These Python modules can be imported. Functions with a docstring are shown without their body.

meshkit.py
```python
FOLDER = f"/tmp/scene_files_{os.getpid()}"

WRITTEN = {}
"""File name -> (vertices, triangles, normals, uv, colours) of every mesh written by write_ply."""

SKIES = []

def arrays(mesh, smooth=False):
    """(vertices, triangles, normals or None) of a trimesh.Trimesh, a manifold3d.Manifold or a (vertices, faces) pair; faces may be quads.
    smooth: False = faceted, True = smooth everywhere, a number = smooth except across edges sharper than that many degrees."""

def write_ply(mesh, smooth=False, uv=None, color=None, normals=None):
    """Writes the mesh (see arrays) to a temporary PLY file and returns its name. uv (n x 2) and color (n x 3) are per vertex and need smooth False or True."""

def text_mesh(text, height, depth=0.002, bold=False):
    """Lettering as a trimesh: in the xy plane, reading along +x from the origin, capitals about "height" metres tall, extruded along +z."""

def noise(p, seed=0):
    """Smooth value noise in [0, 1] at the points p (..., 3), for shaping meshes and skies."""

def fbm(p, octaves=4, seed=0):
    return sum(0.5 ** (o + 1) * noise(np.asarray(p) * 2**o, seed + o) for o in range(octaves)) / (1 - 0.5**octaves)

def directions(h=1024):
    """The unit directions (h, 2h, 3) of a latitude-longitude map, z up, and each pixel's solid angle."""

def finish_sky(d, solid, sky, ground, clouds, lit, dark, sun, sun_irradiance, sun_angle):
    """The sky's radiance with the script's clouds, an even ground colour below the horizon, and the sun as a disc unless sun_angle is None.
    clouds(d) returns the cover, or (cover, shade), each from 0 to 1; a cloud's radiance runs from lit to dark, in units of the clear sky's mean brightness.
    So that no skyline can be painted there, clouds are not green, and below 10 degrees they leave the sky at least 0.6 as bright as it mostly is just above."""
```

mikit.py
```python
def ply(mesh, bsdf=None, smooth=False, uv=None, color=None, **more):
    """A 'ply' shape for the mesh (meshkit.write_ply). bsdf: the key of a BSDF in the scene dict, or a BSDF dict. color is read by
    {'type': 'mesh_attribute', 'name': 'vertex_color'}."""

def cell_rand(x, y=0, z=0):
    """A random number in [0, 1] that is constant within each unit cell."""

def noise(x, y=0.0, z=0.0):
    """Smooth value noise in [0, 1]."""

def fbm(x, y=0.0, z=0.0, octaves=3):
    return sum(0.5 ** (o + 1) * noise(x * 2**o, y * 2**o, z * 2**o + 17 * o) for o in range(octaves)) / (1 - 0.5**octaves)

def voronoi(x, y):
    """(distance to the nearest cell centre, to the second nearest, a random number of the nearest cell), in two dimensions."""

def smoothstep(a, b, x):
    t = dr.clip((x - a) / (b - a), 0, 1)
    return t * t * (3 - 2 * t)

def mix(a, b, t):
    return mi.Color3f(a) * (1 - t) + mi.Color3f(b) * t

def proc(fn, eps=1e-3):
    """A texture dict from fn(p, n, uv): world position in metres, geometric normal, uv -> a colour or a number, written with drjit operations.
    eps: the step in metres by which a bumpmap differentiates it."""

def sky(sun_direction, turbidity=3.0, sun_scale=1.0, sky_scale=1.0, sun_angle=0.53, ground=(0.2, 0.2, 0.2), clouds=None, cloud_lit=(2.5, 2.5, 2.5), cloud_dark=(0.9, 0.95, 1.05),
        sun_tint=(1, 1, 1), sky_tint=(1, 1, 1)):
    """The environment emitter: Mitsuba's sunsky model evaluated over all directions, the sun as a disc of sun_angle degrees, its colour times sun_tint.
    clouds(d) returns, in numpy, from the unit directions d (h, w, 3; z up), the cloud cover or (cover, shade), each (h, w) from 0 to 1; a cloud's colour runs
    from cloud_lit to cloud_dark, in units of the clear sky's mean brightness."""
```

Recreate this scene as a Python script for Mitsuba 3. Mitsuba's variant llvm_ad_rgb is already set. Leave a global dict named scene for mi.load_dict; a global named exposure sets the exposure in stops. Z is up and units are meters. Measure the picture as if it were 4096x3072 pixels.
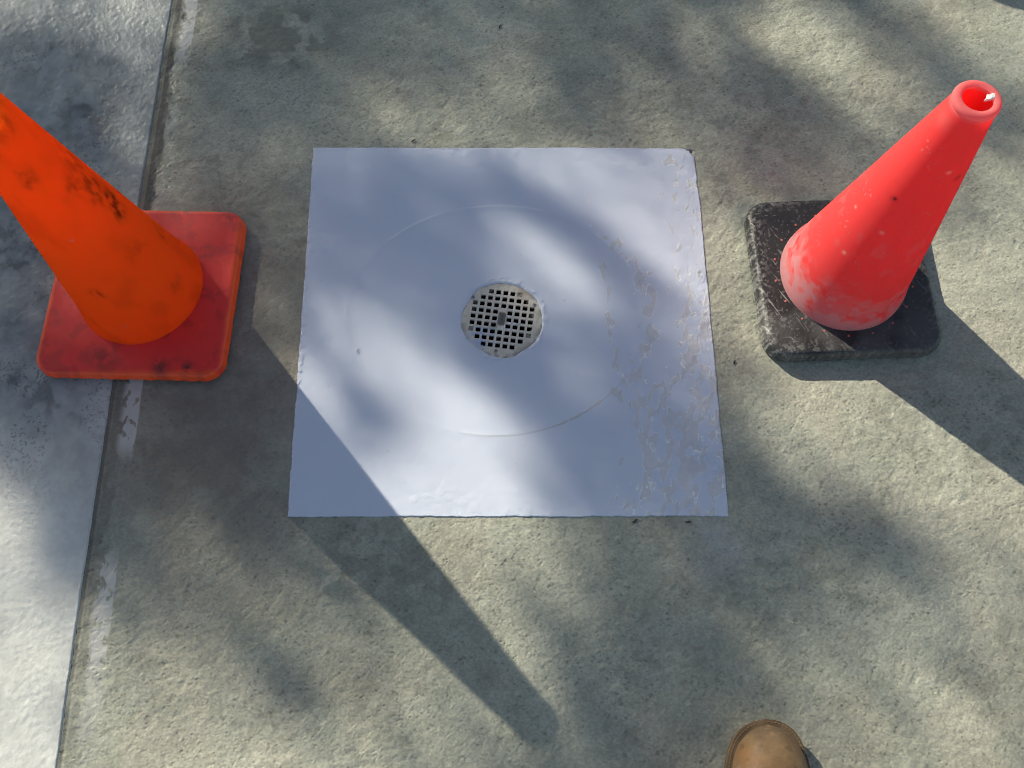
import math
import numpy as np
import trimesh
import drjit as dr
import mitsuba as mi
import mikit
import meshkit
from mikit import ply, proc, noise, voronoi, smoothstep, mix, cell_rand
from scipy.interpolate import RBFInterpolator
from scipy.ndimage import gaussian_filter
from scipy.signal import fftconvolve
import shapely
from shapely.geometry import Polygon, Point

T = mi.ScalarTransform4f
rng = np.random.default_rng(7)
scene, labels = {}, {}

# ------------------------------------------------------------------ camera, sky, exposure
EYE = np.array([0.0103, -0.5376, 1.1898])
FWD = np.array([-0.0027, 0.3401, -0.9404])
UP = np.array([0.0042, 0.9404, 0.3401])
scene['camera'] = {'type': 'perspective', 'fov': 61.317, 'fov_axis': 'x', 'near_clip': 0.02, 'far_clip': 5000.0,
                   'to_world': T().look_at(origin=EYE.tolist(), target=(EYE + FWD).tolist(), up=UP.tolist())}
SUN = np.array([-0.6096, 0.6364, 0.4727])
SUN = SUN / np.linalg.norm(SUN)
scene['daylight'] = mikit.sky(SUN.tolist(), turbidity=2.6, sun_scale=1.1, sky_scale=1.0, sky_tint=(1.20, .96, .80), sun_tint=(.885, 1.055, 1.32), ground=(0.25, 0.25, 0.22))
exposure = 2.2

# ------------------------------------------------------------------ helpers
def fbm(x, y=0.0, z=0.0, octaves=3):
    """Value-noise fbm whose octaves are turned against each other, so that no lattice shows."""
    x, y, z = mi.Float(x), mi.Float(y), mi.Float(z)
    tot, amp, norm = mi.Float(0), 1.0, 0.0
    x, y = x * .8660 - y * .5, x * .5 + y * .8660
    for o in range(octaves):
        tot = tot + amp * noise(x + 13.7 * o, y - 7.3 * o, z * (1.9 ** o) + 17 * o)
        norm += amp
        amp *= .52
        x, y = (x * .7986 - y * .6018) * 1.93, (x * .6018 + y * .7986) * 1.93
    return .5 + (tot / norm - .5) * 1.12


def thing(name, label, cat, group=None):
    key, n = name, 0
    while key in labels:
        n += 1
        key = f'{name}_{n:03d}'
    labels[key] = {'label': label, 'category': cat}
    if group:
        labels[key]['group'] = group
    return key


def part(parent, name, mesh, bsdf, label=None, smooth=30, **kw):
    key, n = f'{parent}__{name}', 0
    while key in scene:
        n += 1
        key = f'{parent}__{name}_{n:03d}'
    scene[key] = ply(mesh, bsdf, smooth=smooth, **kw)
    if label:
        labels[key] = {'label': label}
    return key


def struct(name, mesh, bsdf, label, smooth=True):
    scene[name] = ply(mesh, bsdf, smooth=smooth)
    labels[name] = {'label': label, 'kind': 'structure'}


def nfbm(x, y, octaves=3, seed=0, z=0.0):
    x, y = np.asarray(x, float), np.asarray(y, float)
    x, y = x * .8660 - y * .5, x * .5 + y * .8660
    tot, amp, norm = 0, 1.0, 0.0
    for o in range(octaves):
        tot = tot + amp * meshkit.noise(np.stack([x + 13.7 * o, y - 7.3 * o, np.full_like(x, z)], -1), seed + o)
        norm += amp
        amp *= .52
        x, y = (x * .7986 - y * .6018) * 1.93, (x * .6018 + y * .7986) * 1.93
    return .5 + (tot / norm - .5) * 1.12


def nnoise(x, y, seed=0):
    return meshkit.noise(np.stack([x, y, np.zeros_like(x)], -1), seed)


def sstep(a, b, x):
    t = np.clip((x - a) / (b - a), 0, 1)
    return t * t * (3 - 2 * t)


def grid_mesh(xs, ys, zf):
    X, Y = np.meshgrid(xs, ys)
    Z = zf(X, Y)
    v = np.stack([X, Y, Z], -1).reshape(-1, 3)
    i, j = np.meshgrid(np.arange(len(ys) - 1), np.arange(len(xs) - 1), indexing='ij')
    a = i * len(xs) + j
    q = np.stack([a, a + 1, a + len(xs) + 1, a + len(xs)], -1).reshape(-1, 4)
    return v, np.vstack([q[:, [0, 1, 2]], q[:, [0, 2, 3]]])


def lathe(profile, sections=160, wob=None):
    p = np.asarray(profile, float)
    th = np.arange(sections) / sections * 2 * np.pi
    r = np.repeat(p[:, :1], sections, 1)
    z = np.repeat(p[:, 1:], sections, 1)
    if wob is not None:
        r = r + wob(th[None], z)
    v = np.stack([r * np.cos(th), r * np.sin(th), z], -1).reshape(-1, 3)
    i, j = np.meshgrid(np.arange(len(p) - 1), np.arange(sections), indexing='ij')
    a, b = i * sections + j, i * sections + (j + 1) % sections
    q = np.stack([a, b, b + sections, a + sections], -1).reshape(-1, 4)
    return trimesh.Trimesh(v, np.vstack([q[:, [0, 1, 2]], q[:, [0, 2, 3]]]), process=False)


def moved(m, loc=(0, 0, 0), rotz=0.0):
    m = m.copy()
    c, s = math.cos(rotz), math.sin(rotz)
    v = np.array(m.vertices)
    m.vertices = np.stack([v[:, 0] * c - v[:, 1] * s + loc[0], v[:, 0] * s + v[:, 1] * c + loc[1], v[:, 2] + loc[2]], -1)
    return m


def tube(pts, rad, sides=8):
    p = np.asarray(pts, float)
    rad = np.broadcast_to(rad, (len(p),))
    t = np.gradient(p, axis=0)
    t /= np.linalg.norm(t, axis=1, keepdims=True)
    a = np.cross(t, [0.31, 0.2, 0.93])
    a /= np.linalg.norm(a, axis=1, keepdims=True)
    b = np.cross(t, a)
    an = np.arange(sides) * 2 * np.pi / sides
    v = p[:, None] + rad[:, None, None] * (np.cos(an)[None, :, None] * a[:, None] + np.sin(an)[None, :, None] * b[:, None])
    v = np.vstack([v.reshape(-1, 3), p[:1], p[-1:]])
    f = []
    n = len(p)
    for i in range(n - 1):
        for j in range(sides):
            q = [i * sides + j, i * sides + (j + 1) % sides, (i + 1) * sides + (j + 1) % sides, (i + 1) * sides + j]
            f += [[q[0], q[1], q[2]], [q[0], q[2], q[3]]]
    for j in range(sides):
        f.append([n * sides, (j + 1) % sides, j])
        f.append([n * sides + 1, (n - 1) * sides + j, (n - 1) * sides + (j + 1) % sides])
    return trimesh.Trimesh(v, f, process=False)


def rounded_square(size, cr, n=48):
    """Outline points of a rounded square, counter-clockwise, always 4 n points."""
    h = size / 2 - cr
    out = []
    for k, (cx, cy) in enumerate([(h, h), (-h, h), (-h, -h), (h, -h)]):
        m = n // 2
        a = np.linspace(0, np.pi / 2, m) + k * np.pi / 2
        arc = np.stack([cx + cr * np.cos(a), cy + cr * np.sin(a)], 1)
        nx, ny = [(-h, h), (-h, -h), (h, -h), (h, h)][k]
        e0 = arc[-1]
        a2 = (k + 1) * np.pi / 2
        e1 = np.array([nx + cr * math.cos(a2), ny + cr * math.sin(a2)])
        s = np.linspace(0, 1, n - m + 2)[1:-1, None]
        out.append(np.vstack([arc, e0 + (e1 - e0) * s]))
    return np.vstack(out)


def slab(outline_at, levels, jitter=None):
    """Closed solid from rings: outline_at(inset) at each (inset, z) level, the last one capped towards the centre."""
    rings = []
    for k, (inset, z) in enumerate(levels):
        o = outline_at(inset)
        zz = np.full(len(o), z)
        if jitter is not None:
            o, zz = jitter(k, o, zz)
        rings.append(np.c_[o, zz])
    n = len(rings[0])
    v = np.vstack(rings + [rings[0].mean(0)[None], rings[-1].mean(0)[None]])
    f = []
    for i in range(len(rings) - 1):
        for j in range(n):
            a, b = i * n + j, i * n + (j + 1) % n
            f += [[a, b, b + n], [a, b + n, a + n]]
    c0, c1, L = len(v) - 2, len(v) - 1, (len(rings) - 1) * n
    for j in range(n):
        f += [[c0, (j + 1) % n, j], [c1, L + j, L + (j + 1) % n]]
    return trimesh.Trimesh(v, f, process=False)


# ------------------------------------------------------------------ ground heights (shared by the sheets that lie on it)
LINE_Y = np.array([.6094, .4084, .2299, -.0981, -.308, -.5133, -.6182])
LINE_X = np.array([-.5817, -.5827, -.5824, -.5779, -.5727, -.5707, -.5676])
LC = np.polyfit(LINE_Y, LINE_X, 2)                      # edge of the painted slab, x as a function of y


def line_x(y):
    y = np.clip(y, -0.9, 0.9)
    return LC[0] * y * y + LC[1] * y + LC[2]


SQ = np.array([[-.3052, -.3024], [.3064, -.3040], [.3052, .2990], [-.3149, .3025]])   # coated square, ccw from lower left
DRAIN = np.array([-.0085, .0004])
RING_C, RING_R = np.array([-.0185, .0035]), np.array([.2265, .1895])


def ring_d(x, y):
    """Normalised radius of the shallow dish round the drain (1 on its rim)."""
    return np.hypot((x - RING_C[0]) / RING_R[0], (y - RING_C[1]) / RING_R[1])


def dish(x, y):
    e = ring_d(x, y)
    return -0.0065 * sstep(1.02, 0.25, e) - 0.0004 * sstep(1.0, 0.95, e)


def undul(x, y):
    return (nfbm(x * 3.5 + 9, y * 3.5, 3, 1) - .5) * 0.007


def lumps(x, y):
    wx = x + 0.010 * (nfbm(x * 18, y * 18, 2, 5) - .5)
    wy = y + 0.010 * (nfbm(x * 18 + 40, y * 18, 2, 6) - .5)
    a = nfbm(wx * 34, wy * 48, 2, 2) - .5
    r = 1 - np.abs(2 * nfbm(wx * 42 + 7, wy * 60 + 3, 2, 3) - 1)
    g = nfbm(wx * 125, wy * 165, 2, 4) - .5
    p = sstep(.62, .80, nfbm(wx * 110 + 50, wy * 120, 1, 8))
    patchy = 0.45 + 0.9 * sstep(.35, .65, nfbm(x * 7 + 3, y * 7, 2, 11))
    return patchy * (a * 0.0009 + (r ** 3 - .3) * 0.0003 + g * 0.0008) - p * 0.0006


def near(x, y):
    return sstep(2.2, 1.2, np.hypot(x, y * 1.3))


def in_square(x, y, inset):
    d = np.full(np.shape(x), 9.0)
    for k in range(4):
        a, b = SQ[k], SQ[(k + 1) % 4]
        e = (b - a) / np.linalg.norm(b - a)
        d = np.minimum(d, (x - a[0]) * -e[1] + (y - a[1]) * e[0])
    return sstep(inset, inset + 0.003, d)


def ground_z(x, y):
    n = near(x, y)
    z = n * (undul(x, y) + lumps(x, y)) + dish(x, y)
    z = z - 0.012 * in_square(x, y, 0.004)
    z = z - 0.012 * sstep(-0.004, -0.008, x - line_x(y))
    # saw-cut joint beside the painted slab
    z = z - 0.0010 * n * np.exp(-((x - line_x(y) - 0.0015) / 0.0016) ** 2)
    r = np.hypot(x - DRAIN[0], y - DRAIN[1])
    return np.where(r < 0.0685, -0.20, z)


def spaced(lo, hi, step, far):
    fine = np.arange(lo, hi + step / 2, step)
    out, d, up = [], step, hi
    while up < far:
        d *= 1.35
        up += d
        out.append(up)
    out = np.array(out)
    return np.concatenate([lo - (out[::-1] - hi), fine, out])


# ------------------------------------------------------------------ materials
def spot(p, c, r):
    return dr.exp(-(dr.square(p.x - c[0]) + dr.square(p.y - c[1])) / (r * r))


def spot3(p, c, r):
    return dr.exp(-(dr.square(p.x - c[0]) + dr.square(p.y - c[1]) + dr.square(p.z - c[2])) / (r * r))


def lx(p):
    y = dr.clip(p.y, -0.9, 0.9)
    return float(LC[0]) * y * y + float(LC[1]) * y + float(LC[2])


def concrete_color(p, n, uv):
    x, y = p.x, p.y
    big = fbm(x * 5 + 3, y * 5, 1.5, 3)
    mid = fbm(x * 30, y * 42, 4.5, 3)
    c = mix((.315, .318, .256), (.440, .444, .362), smoothstep(.25, .75, .5 * big + .5 * mid))
    c = c * (0.80 + 0.40 * fbm(x * 330, y * 420, 7, 2))
    # pinkish and grey cast in patches
    c = mix(c, c * mi.Color3f(1.02, .985, .98), smoothstep(.5, .7, fbm(x * 9, y * 9, 21, 2)))
    # dark grit in the pores
    wx, wy = x + .004 * (noise(x * 200, y * 200, 2) - .5), y + .004 * (noise(x * 200, y * 200, 9) - .5)
    d1, d2, rnd = voronoi(wx * 118, wy * 150)
    pit = smoothstep(.46, .14, d1 + .45 * rnd)
    c = c * (1 - .32 * pit * smoothstep(.30, .60, fbm(x * 22, y * 22, 31, 2)))
    mott = smoothstep(.50, .72, fbm(x * 62, y * 74, 33, 3)) * smoothstep(.38, .6, fbm(x * 8 + 4, y * 8, 34, 2))
    c = c * (1 - .15 * mott)
    # brown traffic dirt round and below the orange cone
    dirt = (spot(p, (-.42, -.12), .20) + spot(p, (-.46, .12), .16) * .7 + spot(p, (-.40, -.30), .14) * .4) * (.62 + .30 * smoothstep(.15, .85, fbm(x * 58, y * 58, 51, 4)) + .40 * smoothstep(.2, .8, fbm(x * 13, y * 13, 52, 3)))
    c = mix(c, mi.Color3f(.185, .150, .128), dr.clip(dirt * .70, 0, .78))
    # damp looking stain near the top
    st = (spot(p, (-.42, .535), .06) + .8 * spot(p, (-.36, .50), .045) + .6 * spot(p, (-.33, .55), .05)) * smoothstep(.34, .66, fbm(x * 40 + 4, y * 40, 61, 4))
    c = mix(c, mi.Color3f(.14, .14, .12), dr.clip(st * .9, 0, .6))
    # peeling film below the square: darker islands in a pale skin
    film = (spot(p, (-.20, -.37), .09) + .7 * spot(p, (-.08, -.40), .07)) * smoothstep(.40, .55, fbm(x * 55, y * 70, 63, 3))
    c = mix(c, c * .70, dr.clip(film, 0, 1) * .7)
    halo = (spot(p, (.285, -.328), .022) + .8 * spot(p, (.305, -.355), .02) + .6 * spot(p, (.27, -.38), .02)) * (.4 + .6 * fbm(x * 80, y * 80, 64, 3))
    c = mix(c, mi.Color3f(.50, .51, .53), dr.clip(halo * .6, 0, .6))
    # strip along the slab joint: grime by the cut, pale tape residue further out
    d = x - lx(p)
    ragg = (fbm(x * 90, y * 45, 71, 3) - .5) * .022
    grime = (smoothstep(.026, .014, d + ragg) * smoothstep(.000, .007, d) * (.35 + .65 * smoothstep(-.2, .05, y)) + .6 * smoothstep(.005, .001, d)) * smoothstep(.25, .55, fbm(x * 26, y * 14, 72, 3) + .16)
    c = mix(c, mi.Color3f(.07, .066, .064), dr.clip(grime * .95, 0, .9))
    band = smoothstep(.012, .024, d) * smoothstep(.0435, .041, d + ragg * .08)
    along = smoothstep(.30, .52, fbm(x * 4, y * 7 + 2, 73, 2) - .10 * smoothstep(-.1, .2, y) * smoothstep(.5, .3, y))
    flake = smoothstep(.45, .57, fbm(x * 130, y * 90, 74, 4) + .13 * along + .10 * smoothstep(.015, .035, d))
    c = mix(c, mi.Color3f(.62, .61, .58), dr.clip(band * along * flake * .75, 0, .75))
    c = mix(c, c * .9, band * .5)
    return c


def concrete_bump(p, n, uv):
    x, y = p.x, p.y
    wx, wy = x + .005 * (noise(x * 150, y * 150, 2) - .5), y + .005 * (noise(x * 150, y * 150, 9) - .5)
    d1, d2, rnd = voronoi(wx * 118, wy * 150)
    pit = smoothstep(.42, .10, d1 + .45 * rnd)
    return fbm(x * 330, y * 340, 2, 3) * .0007 - pit * .00045


def concrete_rough(p, n, uv):
    d = p.x - lx(p)
    band = smoothstep(.008, .020, d) * smoothstep(.0435, .041, d)
    return .78 - .40 * band * smoothstep(.45, .6, fbm(p.x * 120, p.y * 90, 74, 2))


scene['concrete'] = {'type': 'bumpmap', 'arbitrary': proc(concrete_bump, eps=6e-4), 'scale': 1.0,
                     'bsdf': {'type': 'twosided', 'bsdf': {'type': 'principled', 'base_color': proc(concrete_color), 'roughness': proc(concrete_rough), 'specular': .35}}}


def slab_color(p, n, uv):
    x, y = p.x, p.y
    c = mix((.55, .56, .535), (.63, .635, .605), smoothstep(.25, .75, fbm(x * 8, y * 8, 2, 3)))
    c = c * (0.92 + .16 * fbm(x * 60, y * 60, 5, 2))
    w = spot(p, (-.80, .40), .13) + .8 * spot(p, (-.75, .10), .14) + .8 * spot(p, (-.68, -.12), .10) + .5 * spot(p, (-.86, .25), .15) + .35 * spot(p, (-.66, .32), .10)
    stain = smoothstep(.42, .70, fbm(x * 60, y * 60, 9, 4)) * smoothstep(.3, .6, fbm(x * 14, y * 14, 8, 2)) * w
    c = mix(c, mi.Color3f(.13, .135, .14), dr.clip(stain * .7, 0, .6))
    speck = smoothstep(.64, .74, fbm(x * 330, y * 330, 4, 2)) * smoothstep(.45, .65, fbm(x * 16, y * 16, 14, 2)) * dr.clip(w * 1.3 + .25, 0, 1)
    c = mix(c, mi.Color3f(.10, .10, .10), dr.clip(speck * .5, 0, 1))
    soil = smoothstep(-.34, -.02, y + .25 * (fbm(x * 9 + 8, y * 9, 19, 4) - .5))
    c = mix(c, c * mi.Color3f(.36, .405, .44), soil * (.88 + .6 * (fbm(x * 40, y * 40, 29, 4) - .5)))
    return c * (.93 + .14 * fbm(x * 200, y * 200, 25, 2))


scene['slab_paint'] = {'type': 'bumpmap', 'arbitrary': proc(lambda p, n, uv: fbm(p.x * 170, p.y * 170, 3, 3) * .0008, eps=6e-4), 'scale': 1.0,
                       'bsdf': {'type': 'twosided', 'bsdf': {'type': 'principled', 'base_color': proc(slab_color), 'roughness': .46, 'specular': .45, 'clearcoat': .12, 'clearcoat_gloss': .85}}}


def worn(p):
    """How far the coat has thinned (0..1): islands along the right of the square, and their rims."""
    x, y = p.x, p.y
    wx = x + .010 * (fbm(x * 60, y * 40, 90, 2) - .5)
    ex, ey = (x - float(RING_C[0])) / float(RING_R[0]), (y - float(RING_C[1])) / float(RING_R[1])
    e = dr.sqrt(ex * ex + ey * ey)
    n_ = fbm(wx * 130 - y * 16, y * 58, 91, 3)
    band = dr.exp(-dr.square((e - 1.035) / .075)) * smoothstep(.10, .17, x) * smoothstep(-.145, -.11, y) * smoothstep(.20, .12, y)
    low = smoothstep(.10, .23, x) * smoothstep(-.03, -.14, y)
    right = smoothstep(.225, .27, x) * (.55 + .45 * smoothstep(.12, -.08, y))
    streak = smoothstep(.010, .004, dr.abs(x - .150 + .1 * (y - .05) + .006 * (noise(y * 60, 3.0) - .5))) * smoothstep(.15, .08, y) * smoothstep(-.13, -.09, y)
    foot = dr.exp(-dr.square((e - 1.0) / .018)) * smoothstep(.05, .08, x) * smoothstep(-.10, -.13, y)
    w = dr.maximum(dr.maximum(band * .50, low * .405), dr.maximum(right * .42, dr.maximum(streak * .36, foot * .42)))
    return n_ + w - .92


def coat_color(p, n, uv):
    x, y = p.x, p.y
    c = mix((.60, .645, .757), (.655, .69, .79), fbm(x * 6, y * 6, 3, 2))
    v = worn(p)
    isl = smoothstep(-.004, .012, v)
    fine = fbm(x * 240, y * 240, 93, 2)
    bare = mix((.52, .52, .53), (.62, .615, .61), fine)
    c = mix(c, bare, isl * .72)
    rim = dr.exp(-dr.square((v - .008) / .014)) * smoothstep(.42, .56, fbm(x * 110, y * 110, 94, 2)) * smoothstep(.1, .14, x)
    c = mix(c, mi.Color3f(.92, .92, .90), dr.clip(rim * .95, 0, .9))
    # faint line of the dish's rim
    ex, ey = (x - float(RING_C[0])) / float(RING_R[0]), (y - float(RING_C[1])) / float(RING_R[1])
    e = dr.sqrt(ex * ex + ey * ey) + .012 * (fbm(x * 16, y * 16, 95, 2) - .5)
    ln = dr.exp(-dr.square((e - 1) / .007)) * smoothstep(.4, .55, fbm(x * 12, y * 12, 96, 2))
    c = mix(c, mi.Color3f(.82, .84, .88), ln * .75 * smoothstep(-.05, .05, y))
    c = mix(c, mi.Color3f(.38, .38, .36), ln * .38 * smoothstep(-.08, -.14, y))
    return c


def coat_rough(p, n, uv):
    return .10 + .30 * smoothstep(-.004, .012, worn(p))


def coat_bump(p, n, uv):
    x, y = p.x, p.y
    edge = smoothstep(.20, .30, dr.maximum(dr.abs(x), dr.abs(y)))
    b = fbm(x * 45, y * 60, 7, 2) * (.0002 + .0004 * edge)
    drip = smoothstep(.70, .82, fbm(x * 75, y * 75, 4, 1)) * .0003
    bead = smoothstep(-.300, -.306, x + .014 * y) + .5 * smoothstep(.297, .301, y)
    rr = dr.sqrt(dr.square(x - float(DRAIN[0])) + dr.square(y - float(DRAIN[1])))
    bead = dr.clip(bead + smoothstep(.072, .066, rr), 0, 1)
    b = b + bead * smoothstep(.5, .8, fbm(x * 230, y * 230, 14, 1)) * .0012
    v = worn(p)
    isl = smoothstep(-.006, .012, v)
    return b + drip * (.15 + .85 * edge) - isl * .0006 + isl * fbm(x * 200, y * 200, 8, 2) * .0012


scene['coat'] = {'type': 'bumpmap', 'arbitrary': proc(coat_bump, eps=8e-4), 'scale': 1.0,
                 'bsdf': {'type': 'twosided', 'bsdf': {'type': 'principled', 'base_color': proc(coat_color), 'roughness': proc(coat_rough), 'specular': .8, 'clearcoat': 1.0, 'clearcoat_gloss': .97}}}

DA = math.radians(-8.1)


def grate_color(p, n, uv):
    x, y = p.x - float(DRAIN[0]), p.y - float(DRAIN[1])
    u, v = x * math.cos(DA) + y * math.sin(DA), -x * math.sin(DA) + y * math.cos(DA)
    r = dr.sqrt(x * x + y * y)
    c = mix((.60, .545, .46), (.74, .68, .58), fbm(x * 90, y * 90, 3, 3))
    grime = smoothstep(.049, .064, r) * smoothstep(.38, .62, fbm(x * 130, y * 130, 7, 3))
    c = mix(c, mi.Color3f(.20, .18, .15), grime * .65)
    rust = spot(p, (float(DRAIN[0]) - .012, float(DRAIN[1]) - .012), .007) + .6 * spot(p, (float(DRAIN[0]) + .030, float(DRAIN[1]) + .04), .01)
    c = mix(c, mi.Color3f(.30, .22, .12), dr.clip(rust * .6, 0, .6))
    # polished scratches fanning past the badge
    s = noise(u * 900 + 60 * v * 0 + v * 120, 1.0) * smoothstep(.35, .6, noise(u * 300, v * 60))
    reg = smoothstep(.001, .008, u) * smoothstep(.030, .018, u) * smoothstep(-.024, -.012, v) * smoothstep(.028, .016, v) + spot(p, (float(DRAIN[0]) - .002, float(DRAIN[1]) - .016), .006)
    c = mix(c, mi.Color3f(.88, .88, .90), dr.clip(reg * smoothstep(.55, .8, s + .25) * .9, 0, .9))
    blob = smoothstep(.48, .56, fbm(x * 120, y * 260, 17, 2) + .25 * spot(p, (float(DRAIN[0]) - .030, float(DRAIN[1]) - .034), .018) - .06) * dr.clip(spot(p, (float(DRAIN[0]) - .030, float(DRAIN[1]) - .034), .02) * 1.6, 0, 1)
    return mix(c, mi.Color3f(.46, .52, .66), blob)


def grate_bump(p, n, uv):
    return fbm(p.x * 300, p.y * 300, 5, 3) * .00035


scene['grate_metal'] = {'type': 'bumpmap', 'arbitrary': proc(grate_bump, eps=4e-4), 'scale': 1.0,
                        'bsdf': {'type': 'principled', 'base_color': proc(grate_color), 'roughness': .45, 'metallic': .10, 'specular': .3}}
scene['badge_metal'] = {'type': 'principled', 'base_color': proc(lambda p, n, uv: mix((.16, .145, .12), (.24, .22, .19), fbm(p.x * 500, p.y * 500, 3, 2))), 'roughness': .5, 'metallic': .3}
scene['screw_metal'] = {'type': 'principled', 'base_color': {'type': 'rgb', 'value': [.40, .38, .34]}, 'roughness': .4, 'metallic': .5}
scene['slot_dark'] = {'type': 'principled', 'base_color': {'type': 'rgb', 'value': [.06, .055, .05]}, 'roughness': .8}
scene['drain_iron'] = {'type': 'twosided', 'bsdf': {'type': 'principled', 'base_color': {'type': 'rgb', 'value': [.02, .02, .022]}, 'roughness': .9, 'specular': .1}}
scene['mortar'] = {'type': 'principled', 'base_color': proc(lambda p, n, uv: mix((.17, .14, .12), (.36, .32, .27), fbm(p.x * 600, p.y * 600, 3, 2))), 'roughness': .9, 'specular': .2}

# ---- cone plastics
LB, RB = np.array([-.5493, .0411]), np.array([.5040, .0577])
L_SMUDGE = [((-.531, .006, .372), .009, .7), ((-.531, .004, .358), .008, .5), ((-.506, .060, .336), .022, .40), ((-.500, .050, .302), .020, .45), ((-.4963, .0414, .281), .012, .8),
            ((-.4936, .0504, .258), .013, .8), ((-.4906, .0467, .241), .013, .95), ((-.4893, .0463, .2324), .009, .9), ((-.5455, -.0309, .1534), .007, .9), ((-.5418, -.032, .1438), .007, .55),
            ((-.525, .022, .428), .012, .4), ((-.521, .036, .4425), .012, .35), ((-.4808, .0715, .134), .015, .35), ((-.5041, .0276, .3197), .012, .45), ((-.4709, .0144, .082), .014, .3), ((-.4847, .0192, .179), .018, .25)]
L_NICK = [((-.5308, -.0123, .2577), .0026), ((-.5403, -.0431, .0693), .0022)]


def orange_color(p, n, uv):
    c = mix((.997, .37, .055), (.995, .34, .045), fbm(p.x * 40, p.y * 40, p.z * 12, 2))
    m = mi.Float(0)
    for pos, r, a in L_SMUDGE:
        m = m + a * spot3(p, pos, r)
    f = fbm(p.x * 150, p.y * 150, p.z * 60, 3)
    dirt = dr.clip(m * smoothstep(.25, .80, f), 0, .66)
    haze = smoothstep(.50, .75, fbm(p.x * 34, p.y * 34, p.z * 14, 3)) * .12
    c = mix(c, mi.Color3f(.25, .035, .01), haze)
    c = mix(c, mi.Color3f(.10, .025, .02), dirt)
    w = mi.Float(0)
    for pos, r in L_NICK:
        w = w + spot3(p, pos, r)
    return mix(c, mi.Color3f(.8, .6, .4), dr.clip(w * 1.3, 0, .8))


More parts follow.
